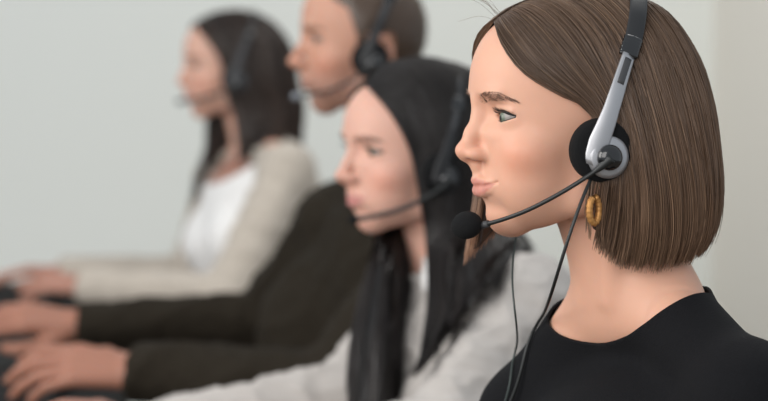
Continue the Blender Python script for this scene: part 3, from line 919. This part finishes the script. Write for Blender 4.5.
# earring
a = np.linspace(0.35, 2 * math.pi - 0.1, 40)
ring = np.stack([7.0 * np.sin(a) * 0.75, 7.0 * np.sin(a) * 0.35, 11.0 * np.cos(a)], 1) + np.array([10.0, 85.0, -44.0])
V, F = tube(ring, 2.9 + 0.4 * np.sin(np.arange(40) * 2.4), 8)
er_ = new_obj('earring', V, F, M['gold']); er_.matrix_world = w1.MW
tag(er_, 'textured gold hoop earring below the silver headset cup', 'earring')

# ================================================================== colleagues further along the desk
def auto_axes(pts, fine, coarse=4.2, head=2.2, pad=70, floor_z=-520):
    P = np.array(pts); lo = P.min(0) - pad; hi = P.max(0) + pad
    lo = np.minimum(lo, (-140, -110, -200)); hi = np.maximum(hi, (120, 110, 145))
    lo[2] = max(lo[2], floor_z); hi[2] = 145
    return [axis_steps((lo[0], 45, coarse), (45, 118, head), (118, hi[0] + 6, coarse)) if hi[0] > 118 else axis_steps((lo[0], 45, coarse), (45, 122, head)),
            axis_steps((lo[1], -55, coarse), (-55, 85, head), (85, hi[1], coarse)),
            axis_steps((lo[2], -90, coarse), (-90, 65, head), (65, 145, coarse))]
def build_body(p, nb, sl, sr, arms, hands, skin, lip, man=False, nose=0.0, neck_r=(50, 50), sh_r=46, bust=True, extra=()):
    """arms: list of (shoulder, elbow, wrist, radii); hands: list of (wrist, knuckles, up, size, mirror)"""
    TP = torso_prims(p, nb, sl, sr, skull=(-30, 0, -30), neck_r=neck_r, man=man, sh_r=sh_r, bust=bust) + list(extra)
    AP = []
    for s_, e_, w_, r_ in arms: AP += arm_prims(s_, e_, w_, r_)
    pts = [nb, sl, sr] + [q for a in arms for q in a[:3]] + [h[1] + (h[1] - h[0]) * 1.3 for h in hands]
    ax = auto_axes(pts, None)
    f = Field(*ax); play(f, TP); play(f, AP)
    b = Field(*ax); head_field(b, man=man, nose=nose)
    h = np.clip(0.5 + 0.5 * (b.F - f.F) / 12.0, 0, 1)
    f.F = b.F + (f.F - b.F) * h - 12.0 * h * (1 - h)
    for w_, k_, u_, sz, mi in hands:
        hand(f, w_, k_, u_, sz, mirror_=mi, curl=(15, 21, 15))
    V, Q = f.mesh(2)
    C = skin_tint(V, skin, lip, man)
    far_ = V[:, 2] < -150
    C[far_] = np.array(skin[:3]) * np.array([0.62, 0.53, 0.51])  # hands and lower body tinted darker; dimmer light on the hands painted in
    p.add('body', V, Q, M['skin'], tint=C)
    return f, TP, AP, V, Q
def garment(p, name, prims, arms, m, grow, fold, seed, cut=None, step=4.5, zlo=-520, nk=None, thick=2.5):
    pts = []
    for kind, a, k, g in prims:
        pts += [np.asarray(a[0], float)] + ([np.asarray(a[1], float)] if kind == 'cap' else [])
        if kind != 'cap': pts += [np.asarray(a[0], float) + np.max(a[1]), np.asarray(a[0], float) - np.max(a[1])]
    P = np.array(pts); lo = P.min(0) - 70; hi = P.max(0) + 70; lo[2] = max(lo[2], zlo)
    cuts = []
    for s_, e_, w_, r_ in arms:
        d = (w_ - e_) / np.linalg.norm(w_ - e_)
        cuts.append((w_ + d * 62, 62.0))
    V, Q, f = cloth_mesh(prims, lo, hi, step, grow, fold=fold, seed=seed, cuts=cuts)
    F = Q
    if nk is not None:
        V, F = bisect(V, Q, nk[0], nk[1])
    o = p.add(name, V, F, m)
    if nk is not None:
        md = o.modifiers.new('thickness', 'SOLIDIFY'); md.thickness = thick; md.offset = -1
    return o, f
def neck_plane(p, nb, sl, sr, front, tilt):
    """neck opening: a plane through a point in front of the neck, tilted down to the front"""
    R = torso_frame(p, nb, sl, sr)
    n = R @ np.array([tilt, 0, 1.0]); n /= np.linalg.norm(n)
    return nb + R @ np.array(front, float), n
def collar(p, nb, sl, sr, m, r=58, h=34, gap=0.7, front=(0, 0, 0), flare=12, name='collar'):
    """a folded shirt collar open at the throat"""
    R = torso_frame(p, nb, sl, sr)
    a = np.linspace(gap, 2 * math.pi - gap, 40)
    rows = []
    for rr, z in ((r, 0), (r - 3, h), (r + 2, h + 3), (r + flare, h * 0.35), (r + flare + 2, -4)):
        drop = -14 * np.cos(a) ** 2 * (np.cos(a) > 0)
        rows.append(np.stack([np.cos(a) * rr, np.sin(a) * rr * 1.05, z + drop - 10 * np.cos(a)], 1))
    G = np.stack(rows) @ R.T + nb + R @ np.array(front, float)
    n, m_ = G.shape[:2]
    F = [(i * m_ + j, i * m_ + j + 1, (i + 1) * m_ + j + 1, (i + 1) * m_ + j) for i in range(n - 1) for j in range(m_ - 1)]
    o = p.add(name, G.reshape(-1, 3), F, m)
    md = o.modifiers.new('thickness', 'SOLIDIFY'); md.thickness = 2.0
    return o
LONG_NEAR = [
 [(70, 4, 116), (64, 34, 100), (48, 52, 78), (30, 66, 45), (24, 73, 5), (20, 78, -35), (18, 84, -90), (14, 92, -150), (8, 100, -215)],
 [(48, 4, 130), (38, 42, 114), (22, 70, 80), (10, 80, 40), (4, 86, 0), (0, 90, -50), (-4, 96, -110), (-8, 102, -170), (-12, 106, -230)],
 [(20, 2, 143), (5, 40, 132), (-10, 72, 100), (-22, 88, 50), (-28, 92, 0), (-32, 94, -60), (-36, 98, -120), (-38, 102, -180), (-38, 106, -225)],
 [(-15, 2, 146), (-32, 40, 136), (-52, 72, 100), (-68, 88, 50), (-76, 92, 0), (-82, 92, -60), (-84, 92, -120), (-84, 92, -200)],
 [(-48, 2, 140), (-72, 32, 127), (-96, 57, 94), (-112, 68, 50), (-116, 70, 5), (-118, 66, -60), (-118, 60, -120), (-116, 56, -200)],
 [(-66, 0, 132), (-99, 4, 108), (-122, 8, 72), (-132, 8, 35), (-136, 6, 0), (-136, 4, -60), (-134, 2, -120), (-130, 0, -200)]]
LONG_FAR = [
 [(70, -4, 116), (66, -36, 98), (56, -58, 70), (46, -70, 35), (38, -74, -5), (34, -72, -50), (32, -66, -110), (34, -62, -180), (36, -62, -250), (36, -62, -310)],
 [(48, -4, 130), (44, -46, 112), (32, -70, 78), (22, -80, 35), (14, -84, -5), (10, -82, -50), (8, -76, -110), (10, -72, -180), (14, -72, -250), (16, -72, -300)],
 [(20, -2, 143), (8, -42, 132), (-4, -72, 100), (-12, -86, 50), (-18, -90, 0), (-22, -90, -60), (-24, -90, -120), (-24, -90, -180), (-24, -90, -240)]]
def hairdo(p, near_, far_, field, cols, seed, n=3800, rad=0.7, segs=18, depth=12, **kw):
    gs = near_ + [mirror(g) for g in LONG_NEAR[4:2:-1]] + far_[::-1]
    G = guide_surface(gs, 34)
    G = field.push(G, np.where(G[..., 2] < -95, 24.0, 6.0), 5)
    V, F = hair_cap(G, 6.0, 80, 34)
    cc = np.tile(np.array(cols[0][:3]) * 0.8, (len(V), 1))
    hv, hf, hc = hair_mesh(G, n, segs, rad, seed, cols, depth=depth, field=field, stray=0.01, tip_var=0.14, **kw)
    return p.add('hair', np.vstack([V, hv]), np.vstack([F, hf + len(V)]), M['hair'], tint=np.vstack([cc, hc]))
UPZ = np.array([0, 0, 1.0])

# ------------------------------------------------------------------ woman with long black hair
w2 = Person('person in a pale grey shirt, second in the row behind the black top', 412, 175, 2.65, 27)
nb = w2.px(452, 268, 2.67); sl = w2.px(530, 304, 2.53); sr = w2.px(403, 326, 2.82)
a2 = [(sl, w2.px(432, 434, 2.43), w2.px(228, 452, 2.50), (42, 36, 27)), (sr, w2.px(344, 394, 2.70), w2.px(150, 428, 2.68), (42, 36, 25))]
up2 = w2.R.T @ UPZ
h2 = [(a2[0][2], w2.px(166, 455, 2.52), up2, 0.9, 1), (a2[1][2], w2.px(84, 406, 2.66), up2, 0.9, -1)]
f2, TP2, AP2, V, Q = build_body(w2, nb, sl, sr, a2, h2, srgb(210, 164, 146), srgb(178, 112, 110), nose=2.5)
eyes(w2, srgb(90, 80, 60), (1, 0.12, -0.1)); brows_lashes(w2, (0.012, 0.01, 0.009), 5, brow_col=srgb(70, 52, 44), field=f2, dens=300)
garment(w2, 'shirt', TP2 + AP2, a2, M['grey_shirt'], 8.0, ((6.0, 70, None), (3.0, 34, None)), 21, nk=neck_plane(w2, nb, sl, sr, (40, 0, 4), 0.45))
collar(w2, nb, sl, sr, M['white_cloth'], r=60, h=36, gap=0.5, front=(4, 0, -8))
near2 = [g[:] for g in LONG_NEAR]; far2 = [g[:] for g in LONG_FAR]
near2[0] = [(70, 4, 118), (67, 34, 102), (55, 53, 80), (40, 66, 45), (33, 73, 5), (28, 78, -35)] + near2[0][6:]
near2[1] = [(50, 4, 134), (42, 42, 119), (28, 71, 84), (18, 80, 40), (12, 86, 0), (6, 90, -50)] + near2[1][6:]
near2 = [[(x, y, z + (8 if z > 115 else 4 if z > 90 else 0)) if i_ > 0 else (x, y, z) for x, y, z in g] for i_, g in enumerate(near2)]
far2 = [[(x, y, z + (8 if z > 120 else 4 if z > 100 else 0)) if i_ > 0 else (x, y, z) for x, y, z in g] for i_, g in enumerate(far2)]
def tail(g, n, pts): return [tuple(q) for q in g[:n]] + [tuple(w2.px(*q)) for q in pts]
near2[0] = tail(near2[0], 6, [(427, 240, 2.58), (428, 300, 2.52), (422, 345, 2.47), (414, 395, 2.44)])
near2[1] = tail(near2[1], 6, [(445, 240, 2.57), (448, 300, 2.51), (440, 345, 2.46), (426, 390, 2.43)])
near2[2] = tail(near2[2], 6, [(462, 240, 2.56), (468, 285, 2.50), (464, 340, 2.45)])
near2[3] = tail(near2[3], 5, [(486, 218, 2.58), (500, 250, 2.53), (508, 290, 2.46)])
near2[4] = tail(near2[4], 5, [(505, 212, 2.68), (528, 240, 2.63), (545, 262, 2.60)])
far2[0] = tail(far2[0], 6, [(374, 240, 2.64), (358, 300, 2.60), (348, 355, 2.57), (342, 460, 2.54)])
far2[1] = tail(far2[1], 6, [(384, 240, 2.64), (376, 300, 2.60), (370, 355, 2.57), (366, 460, 2.54)])
far2[2] = tail(far2[2], 6, [(395, 240, 2.65), (394, 300, 2.61), (390, 355, 2.57), (388, 460, 2.54)])
hairdo(w2, near2, far2, f2, (srgb(17, 12, 11), srgb(36, 27, 24), srgb(50, 39, 34)), 23, n=4600)
headset(w2, 'dark headset worn by the person in the pale grey shirt', M['band'], M['foam'],
        [(15.7, 104, -10.8), (40.3, 93, -26), (63, 76, -38), (82, 58, -45), (97, 38, -50)], (101, 34, -51), mic_r=(8, 6, 6), band_grow=2.0, boom_r=3.2, band_w=10.0, top_drop=3)
print('w2', time.time() - T0)

# ------------------------------------------------------------------ man in a dark sweater
m3 = Person('person in a dark olive sweater with an open collar, typing with both hands', 365, 63, 3.10, 9, scale=1.06)
nb = m3.px(404, 158, 3.12); sl = m3.px(468, 222, 2.99); sr = m3.px(338, 224, 3.30)
a3 = [(sl, m3.px(330, 388, 2.92), m3.px(140, 373, 2.97), (50, 44, 32)), (sr, m3.px(262, 320, 3.44), m3.px(80, 325, 3.36), (48, 38, 27))]
up3 = m3.R.T @ UPZ; cam3 = m3.R.T @ np.array([0, -1.0, 0])
h3 = [(a3[0][2], m3.px(60, 367, 2.98), up3 + cam3 * 0.6, 1.12, 1), (a3[1][2], m3.px(14, 318, 3.34), up3 + cam3 * 0.5, 1.05, -1)]
f3, TP3, AP3, V, Q = build_body(m3, nb, sl, sr, a3, h3, srgb(194, 146, 124), srgb(160, 110, 98), man=True, nose=4.0, neck_r=(58, 60), sh_r=52, bust=False, extra=[('ell', (m3.px(322, 335, 3.24), (85, 85, 110)), 40, 'trunk')])
eyes(m3, srgb(80, 70, 55), (1, 0.05, -0.1)); brows_lashes(m3, (0.02, 0.014, 0.01), 7, brow_col=srgb(84, 62, 48), field=f3, brow_w=3.2, dens=300)
garment(m3, 'sweater', TP3 + AP3, a3, M['olive_knit'], 10.0, ((6.0, 110, None), (2.5, 50, None)), 31, nk=neck_plane(m3, nb, sl, sr, (44, 0, -12), 0.5))
collar(m3, nb, sl, sr, M['plaid'], r=64, h=38, gap=0.45, front=(6, 0, 2))
# cropped hair: follows the scalp behind the hairline
N = vert_normals(V, Q)
xk = [-200, -110, -60, -30, -16, 2, 8, 16, 24, 34, 60, 78, 90]
zk = [-50, -48, -38, -14, 30, 36, 0, -6, 40, 72, 96, 112, 200]
inside = (V[:, 2] > np.interp(V[:, 0], xk, zk)) & (np.abs(V[:, 1]) < 81) & (V[:, 2] > -60) & ~((np.abs(V[:, 1]) > 68) & (V[:, 2] < 42) & (V[:, 0] > -40) & (V[:, 0] < 6))
thick_ = np.clip((V[:, 2] - np.interp(V[:, 0], xk, zk)) / 30, 0.12, 1) * 5.0
keep = inside[Q].all(1)
Vs = V + N * thick_[:, None]
rng = np.random.RandomState(5); ids = rng.choice(np.where(inside)[0], 7000)
hd = N[ids] * 0.8 + np.array([-0.35, 0, -0.5]); hd /= np.linalg.norm(hd, axis=1, keepdims=True)
b0 = Vs[ids] - N[ids] * 1.5; L = rng.uniform(3, 7, (len(ids), 1)) * np.clip(thick_[ids] / 4, 0.3, 1)[:, None]
side_ = np.cross(hd, [0.3, 1, 0.2]); side_ /= np.linalg.norm(side_, axis=1, keepdims=True); s2_ = np.cross(hd, side_)
tri = np.stack([b0 + side_ * 0.5, b0 - side_ * 0.25 + s2_ * 0.45, b0 - side_ * 0.25 - s2_ * 0.45, b0 + hd * L], 1).reshape(-1, 3)
k = np.arange(len(ids)) * 4 + len(Vs)
used = np.unique(Q[keep]); remap = np.zeros(len(Vs), int); remap[used] = np.arange(len(used))
Fs = [tuple(remap[q]) for q in Q[keep]]
o_ = len(used); kk = np.arange(len(ids)) * 4 + o_
Fs += [(a, a + 1, a + 3) for a in kk] + [(a + 1, a + 2, a + 3) for a in kk] + [(a + 2, a, a + 3) for a in kk]
hcol = np.vstack([np.tile(np.array(srgb(72, 55, 42)[:3]), (o_, 1)), np.tile(np.array(srgb(92, 72, 56)[:3]), (len(ids) * 4, 1))])
m3.add('hair', np.vstack([Vs[used], tri]), Fs, M['hair'], tint=hcol)
headset(m3, 'black headset with a grey microphone tip, worn with the olive sweater', M['band'], M['grey_mic'],
        [(15.7, 98, -10.8), (40.3, 90, -26), (63, 74, -38), (84, 55, -42), (99, 38, -45)], (103, 34, -46), mic_r=(9, 6.5, 6.5), band_grow=0.0, boom_r=2.4, plate_r=15.0, band_w=11.0)
print('m3', time.time() - T0)

# ------------------------------------------------------------------ woman furthest away
w4 = Person('person in a cream cardigan over a white top, farthest down the row', 230, 82, 4.10, 14)
nb = w4.px(258, 147, 4.12); sl = w4.px(287, 174, 3.97); sr = w4.px(222, 180, 4.28)
a4 = [(sl, w4.px(226, 298, 3.84), w4.px(88, 287, 3.95), (42, 36, 26)), (sr, w4.px(190, 276, 4.28), w4.px(62, 273, 4.26), (42, 33, 22))]
up4 = w4.R.T @ UPZ; cam4 = w4.R.T @ np.array([0, -1.0, 0])
h4 = [(a4[0][2], w4.px(42, 283, 3.98), up4 + cam4 * 0.5, 0.9, 1), (a4[1][2], w4.px(18, 272, 4.24), up4, 0.9, -1)]
f4, TP4, AP4, V, Q = build_body(w4, nb, sl, sr, a4, h4, srgb(208, 164, 145), srgb(176, 116, 112), nose=0.0)
eyes(w4, srgb(80, 70, 55)); brows_lashes(w4, (0.012, 0.01, 0.009), 9, brow_col=srgb(76, 56, 46), field=f4, dens=250)
garment(w4, 'white_top', TP4, [], M['white_cloth'], 5.0, ((3.0, 90, None),), 41, nk=neck_plane(w4, nb, sl, sr, (40, 0, -30), 0.7))
sp = [q for q in TP4 if q[3] == 'trunk'][:4]
R4 = torso_frame(w4, nb, sl, sr)
backp = [('ellR', (nb + R4 @ np.array([-42, 0, -150]), (62, 150, 150), R4), 30, 'trunk'), ('ellR', (nb + R4 @ np.array([-30, 0, -330]), (78, 140, 150), R4), 30, 'trunk')]
garment(w4, 'cardigan', sp + backp + AP4, a4, M['cream_knit'], 10.0, ((5.0, 80, None),), 43, nk=neck_plane(w4, nb, sl, sr, (0, 0, 8), 0.3))
far4 = [[(x * 1.05 + (10 if z < -60 else 4), y, z * (0.9 if z < 0 else 1)) for x, y, z in g] for g in LONG_FAR]
near4 = [[(x - (12 if z < -40 else 0), y, z * (0.8 if z < 0 else 1)) for x, y, z in g] for g in LONG_NEAR]
hairdo(w4, near4, far4, f4, (srgb(34, 25, 21), srgb(64, 48, 39), srgb(86, 66, 54)), 47, n=2600)
headset(w4, 'dark headset with a grey cup, worn by the person in the cardigan', M['darkslot'], M['foam'],
        [(15.7, 104, -10.8), (40.3, 93, -20), (63, 76, -28), (84, 58, -33), (103, 38, -36)], (107, 34, -37), mic_r=(8, 6, 6), band_grow=2.0, boom_r=3.6, plate_r=20.0, band_w=8.0, top_drop=6)
print('w4', time.time() - T0)

# ================================================================== desk and keyboards
ZD = 0.735
desk = empty('desk', (-0.95, 3.0, 0)); tag(desk, 'long dark desk under the typing hands', 'desk')
def part(name, lo, hi, m, parent, base):
    v, f = box(lo, hi); v = [tuple(np.array(q) - base) for q in v]
    o = new_obj(name, v, f, m, parent, smooth=False)
    bv = o.modifiers.new('edge', 'BEVEL'); bv.width = 0.003; bv.segments = 2
    return o
db = np.array([-0.95, 3.0, 0])
part('desktop', (-1.55, 1.0, ZD - 0.025), (-0.40, 4.5, ZD), M['desk'], desk, db)
for x in (-1.5, -0.50):
    for y in (1.06, 2.8, 4.44):
        part('leg', (x - 0.02, y - 0.02, 0), (x + 0.02, y + 0.02, ZD - 0.025), M['band'], desk, db)
def keyboard(c, label):
    root = empty('keyboard', (c[0], c[1], ZD)); tag(root, label, 'keyboard', 'keyboards on the desk')
    b = np.array([c[0], c[1], ZD])
    part('case', (c[0] - 0.07, c[1] - 0.22, ZD), (c[0] + 0.07, c[1] + 0.22, ZD + 0.016), M['keys'], root, b)
    V = []
    for r in range(5):
        for k in range(15):
            x = -0.052 + r * 0.021; y = -0.20 + k * 0.0268
            V.append(box((x - .0085, y - .0105, 0.016), (x + .0085, y + .0105, 0.0215)))
    o = new_obj('keys', *merge(V), M['keys'], root, smooth=False); o['kind'] = 'stuff'
    return root
q = PX(30, 360, 3.12); keyboard((q[0] - 0.02, q[1]), 'black keyboard under the hands coming from the dark olive sleeves')
q = PX(20, 300, 4.05); keyboard((q[0] - 0.02, q[1]), 'black keyboard under the hand coming from the cream cardigan sleeve')
q = PX(60, 410, 2.66); keyboard((q[0] - 0.02, q[1] - 0.05), 'black keyboard under the hand coming from the pale grey sleeve')
print('done', time.time() - T0)
